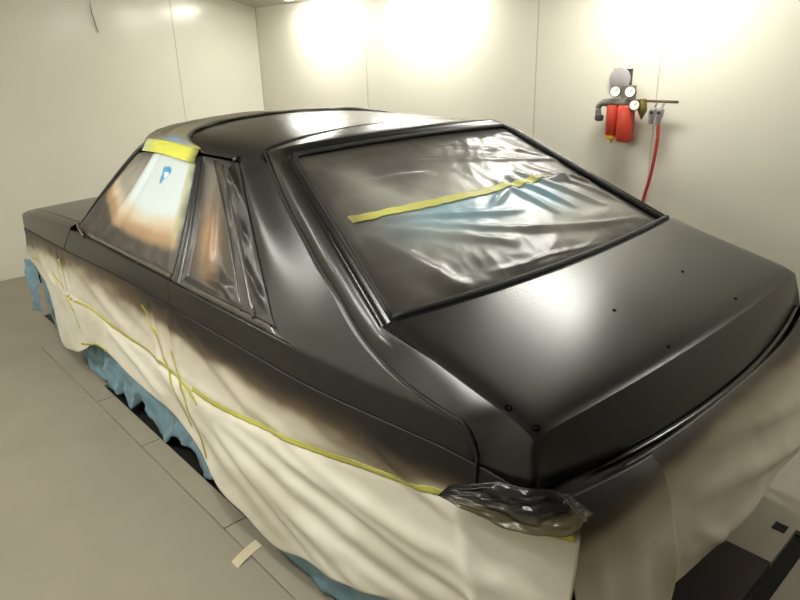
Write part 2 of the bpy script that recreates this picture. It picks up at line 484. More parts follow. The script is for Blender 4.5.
# doors, fenders, bonnet
for sx in (-1, 1):
    G = []
    for z in list(np.linspace(.35, .86, 12)) + [.87, .876, .880]:
        y1 = 2.93 + (.88 - z) * 1.15 if z > .6 else 3.25
        y0 = 1.795
        G.append([rowx(z, lerp(y0, y1, k / 24), sx) for k in range(25)])
    G.append([(p[0] - sx * .003, p[1], .8835) for p in G[-1]])
    G.append([(p[0] - sx * .028, p[1], .8825) for p in G[-1]])
    b = MB(); b.grid(G, sx > 0); b.build('door', PAINT, car)
    G = []
    ftop = lambda y: np.interp(y, [2.95, 3.4, 3.8, 4.0, 4.12], [.905, .872, .835, .805, .775])
    for s in np.linspace(0, 1, 16):
        row = []
        for k in range(30):
            t = k / 29
            zt = lerp(.40, 1, s)
            y0 = 0
            y = lerp(2.95, 4.13, t); zz = lerp(.40, ftop(y) - .02, s)
            y0 = (2.94 + (.88 - zz) * 1.15 if zz > .6 else 3.26)
            y = lerp(y0, 4.13, t); zz = lerp(.40, ftop(y) - .02, s)
            x = bodyx(y, min(zz, .88)) - .07 * sm(3.95, 4.15, y) ** 2
            row.append((sx * x, y, zz))
        G.append(row)
    last = G[-1]
    G.append([(p[0] - sx * .008, p[1], p[2] + .013) for p in last])
    G.append([(p[0] - sx * .035, p[1], p[2] + .023) for p in last])
    G.append([(p[0] - sx * .075, p[1], p[2] + .028) for p in last])
    b = MB(); b.grid(G, sx > 0); b.build('fender', PAINT, car)
    # A pillar
    mb = MB()
    pp = crom([(sx * .838, 2.93, .895), (sx * .775, 2.825, 1.02), (sx * .70, 2.675, 1.165), (sx * .632, 2.545, 1.285), (sx * .585, 2.46, 1.345)], 5)
    mb.tube([(p[0] + -sx * .014, p[1] - .01, p[2] - .012) for p in pp], .016, 10); mb.build('pillar', PAINT, car)
    # black tubes drawn as the shade inside the door gaps
    mb = MB(); mb.tube([(sx * (bodyx(1.79, z) - .002), 1.79, z) for z in np.linspace(.45, .885, 14)], .0032, 6)
    mb.build('door_gap_shade', RUB, car)
    mb = MB(); mb.tube([(sx * (bodyx(2.935 + (.88 - z) * 1.15, z) - .001), 2.935 + (.88 - z) * 1.15, z) for z in np.linspace(.62, .885, 12)], .0032, 6)
    mb.build('door_gap_shade', RUB, car)
    # mouldings at the belt
    def bar(name, P, w, h, m):
        mb = MB(); G = []
        for (x, y, z), k in P:
            G.append([(sx * (x - h), y, z), (sx * x, y, z + .001), (sx * (x + h * .2), y, z + w * k * .5), (sx * (x - .3 * h), y, z + w * k), (sx * (x - h), y, z + w * k)])
        mb.grid(G, sx < 0); mb.f.append((0, 1, 2, 3, 4)); e = (len(G) - 1) * 5; mb.f.append((e + 4, e + 3, e + 2, e + 1, e))
        return mb.build(name, m, car, True, 50)
    bar('belt_molding', [((bodyx(y, .89) - .010, y, .8845), 1) for y in np.linspace(2.74, 1.80, 20)], .020, .012, TRIMM)
    bar('belt_molding', [((bodyx(y, .89) - .006 + (.006 if y < 1.1 else 0), y, .8835), min(1, .15 + (y - .935) / .22)) for y in np.linspace(.935, 1.78, 24)], .024, .014, TRIMM)
    mb = MB(); mb.tube([(sx * .842, 2.905, .930), (sx * .858, 2.83, .912), (sx * .871, 2.735, .890)], [.003, .006, .008], 8); mb.build('mirror_mount', TRIMM, car)
    mb = MB(); mb.tube([(sx * .606, y, 1.326) for y in np.linspace(1.632, 1.915, 12)], .0085, 8); mb.lathe((sx * .612, 1.640, 1.322), (sx, 0, .3), [(-.01, .012), (.008, .012), (.010, .006)], 12)
    mb.build('drip_rail', GLOSSB, car)
    for (a, c, w) in (((1.262, .905), (1.80, 1.303), .005), ((1.180, .905), (1.733, 1.294), .010)):
        mb = MB(); P = []
        for t in np.linspace(0, 1, 14):
            y, z = lerp(a[0], c[0], t), lerp(a[1], c[1], t); P.append((sx * (bodyx(y, z) + .001), y - .05 * t * (1 - t), z))
        mb.tube(P, [w * (1.0 - .35 * t) for t in np.linspace(0, 1, 14)], 8); mb.build('window_trim', TRIMM, car)
    # pillar between door window and quarter window
    mb = MB(); G = []
    for t in np.linspace(0, 1, 16):
        z = lerp(.895, 1.31, t); y0 = lerp(1.70, 1.895, t) - .012 * math.sin(math.pi * t); y1 = lerp(1.775, 1.945, t) - .012 * math.sin(math.pi * t); x = bodyx(1.8, z)
        G.append([(sx * (x - .016), y0, z), (sx * (x + .003), y0 + .004, z), (sx * (x + .004), lerp(y0, y1, .40), z), (sx * (x - .008), lerp(y0, y1, .5), z), (sx * (x + .003), lerp(y0, y1, .6), z), (sx * (x + .003), y1 - .004, z), (sx * (x - .016), y1, z)])
    mb.grid(G, sx < 0); mb.build('pillar', PAINT, car)
# bonnet
G = []
for t in np.linspace(0, 1, 26):
    y = lerp(2.98, 4.16, t); zt = np.interp(y, [2.95, 3.4, 3.8, 4.0, 4.16], [.905, .872, .835, .805, .745])
    hw = bodyx(y, .8) - .07 - .05 * sm(3.95, 4.15, y) ** 2
    G.append([(u * hw, y, zt + .008 + .022 * (1 - u * u)) for u in np.linspace(-1, 1, 25)])
b = MB(); b.grid(G, True); b.build('bonnet', PAINT, car)
# nose
G = []
for s in np.linspace(0, 1, 10):
    z = lerp(.30, .77, s)
    G.append([(u * .80, 4.13 + .10 * (1 - u * u) + .05 * math.sin(math.pi * s), z) for u in np.linspace(-1, 1, 21)])
b = MB(); b.grid(G, False); b.build('front_bumper', PAINT, car)
# rear bumper
G = []
for z, yy in ((.80, .20), (.74, .125), (.72, .085), (.68, .05), (.56, .045), (.46, .06), (.36, .10), (.30, .20)):
    G.append([(u * .79, yy + .10 * abs(u) ** 4, z) for u in np.linspace(-1, 1, 25)])
b = MB(); b.grid(G, True); b.build('rear_bumper', RUB, car)
# windscreen
G = []
for s in np.linspace(0, 1, 10):
    z = lerp(.88, 1.335, s); hw = lerp(.79, .555, s); yy = lerp(2.97, 2.54, s)
    G.append([(u * hw, yy + .06 * (1 - u * u), z + .01 * (1 - u * u)) for u in np.linspace(-1, 1, 15)])
b = MB(); b.grid(G, False); b.build('windscreen', GLOSSB, car)
# added black hulls that block light and views through the car
b = MB(); b.box(-.76, .76, .34, 4.0, .22, .80); b.build('underbody_blocker', DARK, car, False)
def cabx(z): return .872 - (z - .88) * .6 - .035
G = []
for z in (.80, .90, 1.0, 1.1, 1.2, 1.30):
    yr = (z - 1.006) / .496 + .637 + .10 if z > .95 else .55
    yf = lerp(2.95, 2.52, (z - .9) / .45) if z > .9 else 2.95
    x = min(cabx(z), .80)
    xb = min(x, rimx(min(max(yr, .645), 1.345)) - .03)
    G.append([(-x, lerp(yr + .2, yf, k / 6), z) for k in range(7)] + [(x, lerp(yf, yr + .2, k / 6), z) for k in range(7)] + [(xb, yr, z), (-xb, yr, z)])
b = MB(); b.grid(G, False, True); e = 5 * 16; b.f.append(tuple(e + k for k in range(16)))
b.build('cabin_blocker', DARK, car, False)
# wheels
for sx in (-1, 1):
    for y in (.98, 3.72):
        w = bpy.data.objects.new('wheel', None); C.objects.link(w); w.parent = car; w.location = (sx * .72, y - 2.1, .30)
        mb = MB(); mb.lathe((sx * .63, y, .30), (sx, 0, 0), [(0, .20), (.0, .27), (.02, .292), (.05, .30), (.13, .30), (.16, .292), (.18, .27), (.18, .20), (.16, .19), (.02, .19), (0, .20)], 40)
        mb.build('tire', RUB, w)
        mb = MB(); mb.lathe((sx * .65, y, .30), (sx, 0, 0), [(0, .19), (.10, .19), (.14, .185), (.12, .14), (.13, .06), (.145, .05), (.15, .02)], 32)
        mb.build('rim', STEEL, w)

# ------------------------------------------------------------------ masking of the windows
BLK = lin(24, 22, 22)
def sheet(name, G, m, cols, parent=None, thick=.0015, flip=False):
    nr, nc = len(G), len(G[0]); f = grid_faces(nr, nc)
    if flip: f = [q[::-1] for q in f]
    return link(name, [p for r in G for p in r], f, m, parent, True, [c for r in cols for c in r], thick)

# rear window film
NU, NV = 190, 150
rr = [((.16, .74), (.40, .70), .020, .010), ((.42, .80), (.98, .62), .012, .009), ((.55, .88), (.97, .70), .012, .008),
      ((.06, .42), (.20, .04), .030, .016), ((.10, .46), (.42, .22), .022, .013), ((.14, .50), (.55, .36), .018, .011), ((.20, .44), (.60, .20), .018, .010),
      ((.60, .56), (.66, .30), .016, .014), ((.66, .57), (.75, .30), .014, .016), ((.72, .60), (.86, .25), .016, .015), ((.80, .64), (.97, .20), .018, .013),
      ((.78, .50), (.92, .48), .014, .012), ((.60, .50), (.48, .42), .016, .012), ((.85, .75), (.99, .60), .012, .010), ((.90, .50), (.98, .38), .014, .012),
      ((.03, .75), (.05, .30), .016, .008), ((.30, .10), (.70, .05), .016, .008), ((.50, .25), (.90, .10), .016, .010), ((.88, .92), (.99, .86), .014, .010)]
def rearfilm(u, v, lift=0.):
    xb, xt = .742, .560
    hw = lerp(xb, xt, v); x = (2 * u - 1) * hw
    y0 = yfront(x) + .004; y1 = 1.353
    y = lerp(y0, y1, v)
    z = plane(y) + wcrown(x) * lerp(.55, .9, v) - .006
    e = min(u, 1 - u, v * .8, (1 - v) * .8); k = sm(0, .07, e)
    d = 0
    p = (u, v)
    for a, c, w, amp in rr: d += ridge(p, a, c, w, amp)
    wx, wy = u + .06 * nz(u, v, 3.1, 3), v + .06 * nz(u, v, 7.7, 3)
    d += .004 * (1 - abs(nz(wx, wy * 1.6, 1.7, 3.5)) * 2) * sm(.1, .6, u + .25 * (1 - v)) + .003 * fbm(wx * 1.3, wy, 5., 5, 2)
    d += .0022 * (1 - 2 * abs(nz(wx, wy, 4.1, 9))) * (.35 + .65 * sm(.35, .8, u)) + .0016 * (1 - 2 * abs(nz(wx * 1.5, wy * .8, 8.1, 14)))
    z += (d - .003) * k - .014 * (1 - k)
    return (x, y - .12 * d * k, z + lift)
G = []; K = []
for j in range(NV):
    v = j / (NV - 1); row = []; kr = []
    for i in range(NU):
        u = i / (NU - 1); row.append(rearfilm(u, v))
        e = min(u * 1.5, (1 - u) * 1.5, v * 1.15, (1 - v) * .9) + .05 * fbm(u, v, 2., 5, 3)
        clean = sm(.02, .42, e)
        film = mix(lin(138, 136, 132), lin(176, 175, 168), sm(-.3, .4, fbm(u, v, 9., 3, 3)))
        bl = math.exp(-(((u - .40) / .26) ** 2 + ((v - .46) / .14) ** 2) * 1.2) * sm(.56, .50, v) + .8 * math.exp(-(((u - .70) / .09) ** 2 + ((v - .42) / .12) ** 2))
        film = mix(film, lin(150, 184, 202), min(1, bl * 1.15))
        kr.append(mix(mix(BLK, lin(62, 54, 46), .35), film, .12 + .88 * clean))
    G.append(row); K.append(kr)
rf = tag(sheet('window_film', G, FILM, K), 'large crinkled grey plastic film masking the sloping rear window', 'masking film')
def strip_on(fn, path, w, name, parent, m, n=60, lift=.002, colfn=None, dens=6):
    """tape laid on a sheet: path in sheet parameters"""
    P = crom([np.array(p) for p in path], max(2, n // (len(path) - 1)))
    G = []; K = []
    for i, p in enumerate(P):
        q = P[min(i + 1, len(P) - 1)] - P[max(i - 1, 0)]
        a = Vector(fn(*P[max(i-1, 0)])); c = Vector(fn(*P[min(i+1, len(P)-1)]))
        T = (c - a).normalized()
        du = Vector(fn(p[0] + .003, p[1])) - Vector(fn(p[0] - .003, p[1])); dv = Vector(fn(p[0], p[1] + .003)) - Vector(fn(p[0], p[1] - .003))
        Nn = du.cross(dv).normalized(); B = Nn.cross(T).normalized()
        # parameter direction giving B
        A = np.array([[du.x, dv.x], [du.y, dv.y], [du.z, dv.z]]) / .006
        sol = np.linalg.lstsq(A, np.array(B), rcond=None)[0]
        row = []; kr = []
        for k in range(dens + 1):
            s = (k / dens - .5) * w * (1 + .10 * math.sin(i * 1.7))
            q2 = p + sol * s
            row.append(Vector(fn(q2[0], q2[1])) + (Nn * lift if Nn.dot(Vector((-1, -1, .8))) > 0 else -Nn * lift))
            kr.append(colfn(i / (len(P) - 1), k / dens) if colfn else (.5, .5, .1))
        G.append([tuple(r) for r in row]); K.append(kr)
    return sheet(name, G, m, K, parent, .0008)
yel, yel2 = lin(214, 212, 118), lin(128, 122, 70)
strip_on(rearfilm, [(.045, .535), (.30, .525), (.50, .52), (.70, .52), (.82, .525)], .034, 'masking_tape', rf, TAPEF, 60, .003,
         lambda t, s: mix(mix(yel, yel2, .9 * sm(.14, .0, t)), lin(120, 112, 86), sm(.72, 1., t)))

# side window films
def sidept(y, z, off=0.): return (-(bodyx(y, z) + off * .857), y, z + off * .5)
def doorfilm(u, v):
    z = lerp(.899, 1.305 if u > .40 else lerp(1.275, 1.305, u / .40), v)
    yf = lerp(2.885, 2.535, v) + .012 * math.sin(math.pi * v); yr = lerp(1.785, 1.955, v) - .012 * math.sin(math.pi * v)
    y = lerp(yf, yr, u)
    k = sm(0, .05, min(u, 1 - u, v, 1 - v))
    d = -.012 + .004 * k
    d += k * (.010 * math.exp(-((u - .33 - .03 * v) / .035) ** 2) - .006 * math.exp(-((u - .40 - .03 * v) / .03) ** 2) + .006 * math.exp(-((u - .93) / .03) ** 2))
    d += k * .005 * fbm(u * 2.2, v * .8, 4.2, 3.2, 3) * (1.5 if u < .35 else .6)
    d += k * .005 * math.sin(u * 46) * math.exp(-(v / .12) ** 2)
    return sidept(y, z, d)
G = []; K = []
for j in range(90):
    v = j / 89; row = []; kr = []
    for i in range(120):
        u = i / 119; row.append(doorfilm(u, v))
        n1 = .05 * fbm(u, v, 1.3, 4, 3)
        cl = lin(196, 208, 212) if u > .36 else lin(150, 146, 136)
        cl = mix(lin(150, 146, 136), lin(202, 214, 218), sm(.31, .37, u - .03 * v))
        h = v - (.25 if u > .36 else .20 + .36 * sm(.36, .0, u) - .10 + .25 * sm(.2, .0, u)) + n1
        if u <= .36: h = v - (.56 - .86 * u) + n1
        c = mix(lin(64, 59, 54), lin(162, 132, 102), sm(-.10, .0, h))
        c = mix(c, lin(198, 184, 160), sm(.0, .12, h))
        c = mix(c, cl, sm(.08, .26, h))
        edge = sm(.0, .06, min(u * .8, 1 - u) + n1 * .5)
        if u < .36: edge = min(edge, .35 + .65 * sm(.0, .30, (1 - v) + n1))
        c = mix(c, lin(160, 156, 92), .75 * math.exp(-((u - .945) / .03) ** 2) * sm(.15, .4, v))
        kr.append(mix(lin(50, 47, 44), c, edge))
    G.append(row); K.append(kr)
df = tag(sheet('window_film', G, PAPER, K), 'pale blue-white sheet with brown overspray masking the door window', 'masking film')
# faint printed mark on the pale sheet
def disc(name, c, r, ru, parent, m, lift, rough=.0, n=26):
    ce = Vector(doorfilm(*c)); V = []; F = []
    V.append(tuple(ce + Vector((-lift * .85, 0, lift * .5))))
    for k in range(n):
        a = 2 * math.pi * k / n; q = 1 + rough * math.sin(5 * a + 1) * .5 + rough * math.sin(3 * a)
        p = Vector(doorfilm(c[0] + ru * q * math.cos(a), c[1] + r * q * math.sin(a))) + Vector((-lift * .85, 0, lift * .5)); V.append(tuple(p))
    F = [(0, 1 + k, 1 + (k + 1) % n) for k in range(n)]
    return link(name, V, F, m, parent, False)
disc('printed_mark', (.635, .815), .058, .050, df, INK, .0022, .16)
disc('printed_mark', (.650, .79), .030, .026, df, INKW, .0030, .2)
disc('printed_mark', (.618, .74), .036, .014, df, INK, .0026, .2)
# yellow tape above the pale sheet, and the sheet over the front of the roof
def roofsheet(u, v):
    # u: rear to front, v: from the left drip rail over to the right rail
    s = 2 * v - 1; a = abs(s)
    ks = np.interp(a, np.linspace(0, 1, len(arc)), np.arange(len(arc))[::-1]); k0 = int(min(math.floor(ks), len(arc) - 2)); f = ks - k0
    p, q = arc[k0], arc[k0 + 1]; x, z = lerp(p[0], q[0], f), lerp(p[1], q[1], f)
    sgn = -1 if s < 0 else 1
    yb = 1.93 + .30 * (1 - a ** 2.2) + .012 * fbm(v * 3, 1.1, 0, 4, 3) ; yfr = 2.585 - .10 * (x / .6) ** 2
    y = lerp(yb, yfr, u)
    k = sm(0, .06, min(u, v, 1 - v))
    d = .004 + k * (.006 + .008 * fbm(v * 1.4, u, 3.3, 3.2, 3)) + .005 * nz(v * 16, u * 3, 0, 1) * sm(.25, 0, u)
    return (sgn * (x + d * .25 * a ** 4), y, z + roofz_off(y) * (1 if a < .99 else .6) + d)
G = []; K = []
for i in range(60):
    u = i / 59; row = []; kr = []
    for j in range(110):
        v = j / 109; row.append(roofsheet(u, v))
        n1 = fbm(u, v, 6., 4, 3)
        c = mix(lin(118, 113, 98), lin(140, 133, 112), sm(-.3, .3, n1))
        c = mix(BLK, c, sm(-.01, .10, u + .03 * n1))
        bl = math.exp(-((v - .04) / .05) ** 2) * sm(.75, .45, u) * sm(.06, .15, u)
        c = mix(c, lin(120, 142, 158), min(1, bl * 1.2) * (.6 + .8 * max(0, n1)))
        c = mix(c, lin(196, 196, 92), .8 * math.exp(-((v - .0) / .018) ** 2) * sm(.9, .6, u))
        kr.append(c)
    G.append(row); K.append(kr)
tag(sheet('roof_sheet', G, PAPER, K, flip=True), 'olive grey masking sheet covering the front of the car roof', 'masking sheet')
def doortape(u, v):
    y = lerp(2.44, 1.93, u); z = lerp(1.284, 1.336, v) + .004 * math.sin(u * 5)
    return sidept(y, z, .011 + .004 * fbm(u * 2, v, 3, 4, 2) - .01 * max(0, v - .6))
G = [[doortape(i / 39, j / 9) for i in range(40)] for j in range(10)]
K = [[mix(mix(lin(214, 214, 92), lin(190, 198, 150), sm(.3, .0, i / 39)), lin(110, 106, 60), sm(.82, 1, i / 39)) for i in range(40)] for j in range(10)]
tp = sheet('masking_tape', G, TAPEF, K, df); 
# quarter window film
def qfilm(u, v):
    z = lerp(.906, 1.312, v); yf = lerp(1.700, 1.892, v) - .012 * math.sin(math.pi * v); yr = filmrear(z)
    y = lerp(yf, yr, u); k = sm(0, .06, min(u, 1 - u, v, 1 - v))
    d = .003 * (1 - k) - .010 * k * sm(.75, .3, u) + .003 * k
    d += k * .004 * fbm(u * 1.4, v * 1.6, 8.8, 2.2, 2)
    q = (u, v)
    for a, c, w, amp in (((.80, .97), (.88, .80), .05, .018), ((.72, .86), (.80, .92), .03, .014), ((.83, .55), (.90, .48), .04, .010), ((.80, .32), (.88, .22), .035, .009), ((.9, .2), (.95, .12), .04, .01),
                         ((.30, .10), (.62, .12), .035, .014), ((.45, .18), (.58, .04), .03, .012), ((.36, .85), (.30, .25), .04, .008), ((.70, .90), (.62, .55), .03, .010)):
        d += k * ridge(q, a, c, w, amp)
    return sidept(y, z, d)
G = []; K = []
for j in range(90):
    v = j / 89; row = []; kr = []
    for i in range(80):
        u = i / 79; row.append(qfilm(u, v))
        n1 = fbm(u, v, 12., 4, 3)
        br = math.exp(-(((u - .27) / .16) ** 2 + ((v - .42) / .30) ** 2))
        c = mix(lin(58, 55, 52), lin(152, 118, 84), min(1, br * (1 + .5 * n1)) * .85)
        c = mix(c, lin(120, 116, 108), .6 * math.exp(-(((u - .25) / .2) ** 2 + ((v - .8) / .2) ** 2)))
        c = mix(c, lin(30, 28, 27), sm(.55, .85, u))
        kr.append(mix(lin(34, 32, 31), c, sm(0, .10, min(u, v, 1 - v))))
    G.append(row); K.append(kr)
tag(sheet('window_film', G, FILM, K), 'dark crinkled film masking the small quarter window and its vent', 'masking film')

# ------------------------------------------------------------------ side sheet hanging along the left flank
hem = pchip([.02, .25, .48, .73, .91, 1.13, 1.30, 1.41, 1.65, 1.90, 2.22, 2.57, 2.75, 2.92, 3.06, 3.26, 3.34, 3.40, 3.44, 3.47, 3.52, 3.60, 3.70, 3.88, 4.10],
            [.20, .25, .279, .203, .165, .093, .129, .15, .263, .317, .318, .352, .335, .25, .19, .14, .12, .13, .16, .33, .42, .47, .49, .52, .55])
tape_z = pchip([.02, .10, .20, .25, .335, .49, .68, 1.10, 1.60, 2.27, 3.09], [.722, .706, .678, .676, .676, .652, .621, .556, .508, .52, .531])
ztop = pchip([.02, .10, .24, .40, 1.0, 2.0, 3.0, 3.5, 4.1], [.755, .775, .79, .80, .79, .79, .76, .74, .70])
FOLDS = [((1.70, .50), (.10, .36), .035, .018), ((1.60, .46), (.45, .22), .04, .022), ((1.55, .52), (.20, .52), .03, .012), ((1.95, .52), (1.05, .20), .05, .018),
         ((1.25, .60), (.40, .50), .022, .010), ((1.0, .52), (.15, .44), .02, .010), ((.62, .72), (.34, .63), .022, .016), ((1.0, .70), (.5, .66), .02, .006),
         ((1.72, .74), (1.20, .58), .025, .012), ((1.80, .76), (1.74, .55), .022, .012), ((1.95, .78), (1.85, .55), .016, .012), ((2.02, .78), (1.90, .50), .014, .010),
         ((2.60, .72), (2.0, .62), .03, .012), ((2.9, .70), (2.3, .56), .03, .012), ((3.15, .74), (3.0, .48), .016, .016), ((3.26, .74), (3.06, .46), .014, .014), ((3.05, .74), (2.92, .42), .016, .012),
         ((3.4, .70), (3.2, .50), .02, .014), ((3.75, .66), (3.35, .50), .02, .014), ((2.5, .50), (1.9, .36), .03, .012), ((.30, .60), (.14, .25), .03, .02), ((.9, .33), (.3, .30), .03, .012), ((1.4, .40), (.7, .18), .03, .014)]
def sidesheet(y, s):
    """s: 0 at the top edge, 1 at the hem"""
    yq = max(y, .02); zt, zh = ztop(yq), hem(yq); z = lerp(zt, zh, s)
    x = bodyx(max(yq, .25), max(z, .55))
    if yq < .25: x -= .030 * ((.25 - yq) / .23) ** 1.5
    x -= .07 * sm(3.95, 4.15, yq) ** 2
    fl = .0014 + .030 * sm(.70, .45, z) + .02 * sm(.45, .1, z)
    k = sm(0, .14, s); d = 0
    for a, c, w, amp in FOLDS: d += ridge((y, z), a, c, w, amp)
    d += .007 * fbm(y * 1.2 + z, z * 1.6, 2.2, 2.6, 3)
    d += .010 * math.sin(y * 5.5 + 3 * nz(y, 0, 0, 1.3)) * sm(.40, .10, z)
    d -= .006 * math.exp(-((z - tape_z(yq)) / .014) ** 2) * (1 if y < 3.1 else 0)
    return (-(x + max(fl + d * k, .0022)), yq, z)
CRM, CRM2 = lin(228, 224, 213), lin(214, 209, 196)
spray = pchip([.02, .2, .45, .8, 1.2, 1.6, 2.0, 2.5, 3.0, 3.4, 4.1], [.60, .64, .66, .685, .70, .705, .715, .715, .70, .68, .60])
def sidecol(y, z):
    n1 = fbm(y, z * 2, 4.4, 3, 4)
    zc = spray(max(y, .02)) + .045 * n1
    wdt = .115 + .02 * math.sin(y * 3)
    q = sm(.75, .35, y); zc = lerp(zc, tape_z(max(y, .02)) + lerp(.016, .040, sm(.05, .6, y)) + .012 * n1, q); wdt = lerp(wdt, .05, q)
    t = sm(-wdt, wdt, z - zc)                       # 1 = fully black paint
    above = 1 if y > 1.62 else lerp(1, sm(-.012, .004, z - tape_z(max(y, .02))), sm(1.7, 1.3, y))
    t *= above
    c = mix(CRM, CRM2, sm(-.4, .4, n1))
    haze = sm(lerp(-.24, -.10, q), lerp(.05, .02, q), z - zc) * (.35 + .65 * above)
    c = mix(c, lin(146, 136, 112), .8 * haze)
    c = mix(c, lin(92, 78, 60), sm(.1, .55, t))
    return mix(c, BLK, sm(.35, 1., t))
G = []; K = []
yy = list(np.linspace(.02, 1.8, 230)) + list(np.linspace(1.81, 4.06, 210))
for y in yy:
    row = []; kr = []
    for j in range(80):
        s = j / 79; p = sidesheet(y, s); row.append(p); kr.append(sidecol(y, p[2]))
    G.append(row); K.append(kr)
ss = tag(sheet('masking_sheet', G, PAPER, K, None, .0006), 'long cream sheet draped along the left flank with green tape lines', 'masking sheet')
def onsheet(y, z):
    zt, zh = ztop(max(y, .02)), hem(max(y, .02)); return sidesheet(y, (zt - z) / (zt - zh))
tg, tg2 = lin(186, 182, 96), lin(166, 162, 80)
tcol = lambda t, s: tg
def tape(path, w, colf=None): return strip_on(onsheet, path, w, 'masking_tape', ss, TAPEF, 14 * (len(path) - 1), .003, colf or (lambda t, s: mix(tg, tg2, .5 + .5 * math.sin(t * 23))), 3)
tape([(y, tape_z(y)) for y in (1.62, 1.4, 1.1, .9, .68, .5, .38, .28, .22, .12, .03)], .017)
tape([(3.08, .505), (2.75, .52), (2.27, .52), (1.95, .53), (1.67, .50), (1.55, .475)], .014)
tape([(3.36, .60), (3.20, .545), (3.04, .47), (3.0, .42), (2.96, .36)], .010)
tape([(3.20, .68), (3.12, .60), (3.06, .52), (3.0, .44)], .012, lambda t, s: lin(165, 158, 88))
tape([(2.06, .72), (1.98, .67), (1.90, .60), (1.83, .53), (1.74, .43), (1.66, .33)], .014)
tape([(1.80, .60), (1.74, .53), (1.66, .44), (1.59, .33), (1.55, .24)], .017)
tape([(2.98, .262), (2.85, .30), (2.70, .345), (2.55, .357)], .010)
tape([(3.86, .545), (3.76, .565), (3.66, .56)], .012)

# ------------------------------------------------------------------ sheets over the rear bumper
rp = pchip([0, .05, .14, .30, .50, .66, .80, 1.0], [.072, .050, .024, -.008, -.040, -.045, .0, .035])
def tailz(x):
    x = min(x, .80)
    return .733 + .02 * abs(x / .75) ** 2
def tail(x, s, k0=0):
    zt = tailz(x); zh = .235 + .012 * math.sin(x * 7)
    z = lerp(zt, zh, s); a = abs(x) / .8
    a = min(a, 1.0); y = rp(s) + .062 * a ** 3.2
    k = sm(0, .12, s); d = 0
    p = (x, z)
    for q, c, w, amp in (((-.30, .58), (.75, .40), .03, .020), ((-.20, .66), (.60, .58), .03, .010), ((-.38, .46), (.20, .36), .03, .016), ((.1, .62), (.8, .50), .03, .012), ((-.33, .50), (-.20, .42), .02, .014),
                         ((-.60, .62), (-.66, .25), .04, .016), ((-.72, .62), (-.76, .25), .03, .014), ((-.47, .55), (-.50, .25), .03, .012)):
        d += ridge(p, q, c, w, amp)
    d += .008 * fbm(x * 1.2, z * 2, 5.1, 2.5, 3)
    if x > .80:
        e = x - .80; x = .80 + .03 * (1 - math.exp(-e / .03)); y += e * 1.1
    return (x, y - (d + k0) * k - .004, z)
def tailcol(x, z):
    n1 = fbm(x, z * 2, 8.4, 2.5, 4)
    zc = .714 - .036 * sm(-.45, -.70, x) + .016 * n1
    t = sm(-.070, .050, z - zc)
    c = mix(lin(206, 199, 184), lin(190, 183, 167), sm(-.4, .4, n1))
    c = mix(c, lin(120, 104, 82), .8 * sm(-.16, .0, z - zc))
    c = mix(c, lin(64, 52, 42), sm(.15, .65, t))
    return mix(c, BLK, sm(.55, 1., t))
G = []; K = []
for x in np.linspace(-.53, 1.0, 150):
    row = []; kr = []
    for j in range(70):
        s = j / 69; p = tail(x, s); row.append(p); kr.append(tailcol(p[0], p[2]))
    G.append(row); K.append(kr)
tag(sheet('masking_sheet', G, PAPER, K, None, .0015, True), 'wide beige sheet hanging over the rear bumper, dusted brown along its top', 'masking sheet')
def tail2(x, s):
    p = tail(x, s, .006 + .010 * s)
    zh = .16 + .10 * sm(-.62, -.40, x); z = lerp(tailz(x), zh, s)
    return (p[0], p[1] - .012, z)
G = []; K = []
for x in np.linspace(0, 1, 60):
    row = []; kr = []
    for j in range(70):
        s = j / 69; p = tail2(lerp(lerp(-.787, -.828, s), lerp(-.43, -.555, s) + .012 * math.sin(s * 5), x), s); row.append(p); kr.append(tailcol(p[0], p[2]))
    G.append(row); K.append(kr)
tag(sheet('masking_sheet', G, PAPER, K, None, .0015, True), 'narrow beige sheet at the left rear corner, beside the end of the green tape', 'masking sheet')
# crumpled film round the left rear corner
path = crom([np.array(p) for p in [(-.853, .345), (-.843, .27), (-.832, .20), (-.815, .145), (-.785, .108), (-.76, .098), (-.735, .092)]], 12)
bpath = crom([np.array(p) for p in [(-.886, .345), (-.876, .25), (-.860, .15), (-.842, .075), (-.812, .030), (-.77, .034), (-.735, .036)]], 12)
G = []; K = []
for i, q in enumerate(path):
    u = i / (len(path) - 1); row = []; kr = []
    p0, p1 = path[max(i-1, 0)], path[min(i+1, len(path)-1)]; T = p1 - p0; T /= np.linalg.norm(T); Nn = np.array([-abs(T[1]) - .0, -abs(T[0])])
    Nn /= np.linalg.norm(Nn)
    bq = bpath[i]
    for j in range(34):
        v = j / 33
        z0 = np.interp(u, [0, .3, .55, .75, 1], [.704, .710, .736, .762, .745]) ; z1 = np.interp(u, [0, .3, .6, 1], [.712, .785, .795, .765])
        z = lerp(z1, z0, v)
        k = sm(0, .15, min(u, 1 - u, v * 1.2))
        d = .002 + .003 * v + k * (.0075 * (1 - 2 * abs(nz(u * 2.0 + v * .8, v * 1.2 - u, 6.6, 2.6))) + .0035 * (1 - 2 * abs(nz(u * 2 - v, v * 2 + u, 2.6, 5))))
        w = v ** 1.3; row.append((lerp(q[0], bq[0], w) + Nn[0] * d, lerp(q[1], bq[1], w) + Nn[1] * d, z))
        kr.append(mix(lin(20, 18, 18), lin(92, 82, 56), sm(.0, .15, u) * sm(1., .8, u) * .8 * sm(.5, 1., v + .2 * fbm(u, v, 1., 4, 2))))
    G.append(row); K.append(kr)
tag(sheet('masking_film', G, FILMG, K, None, .0012), 'glossy black crumpled film wrapped round the left rear corner above the tape', 'masking film')

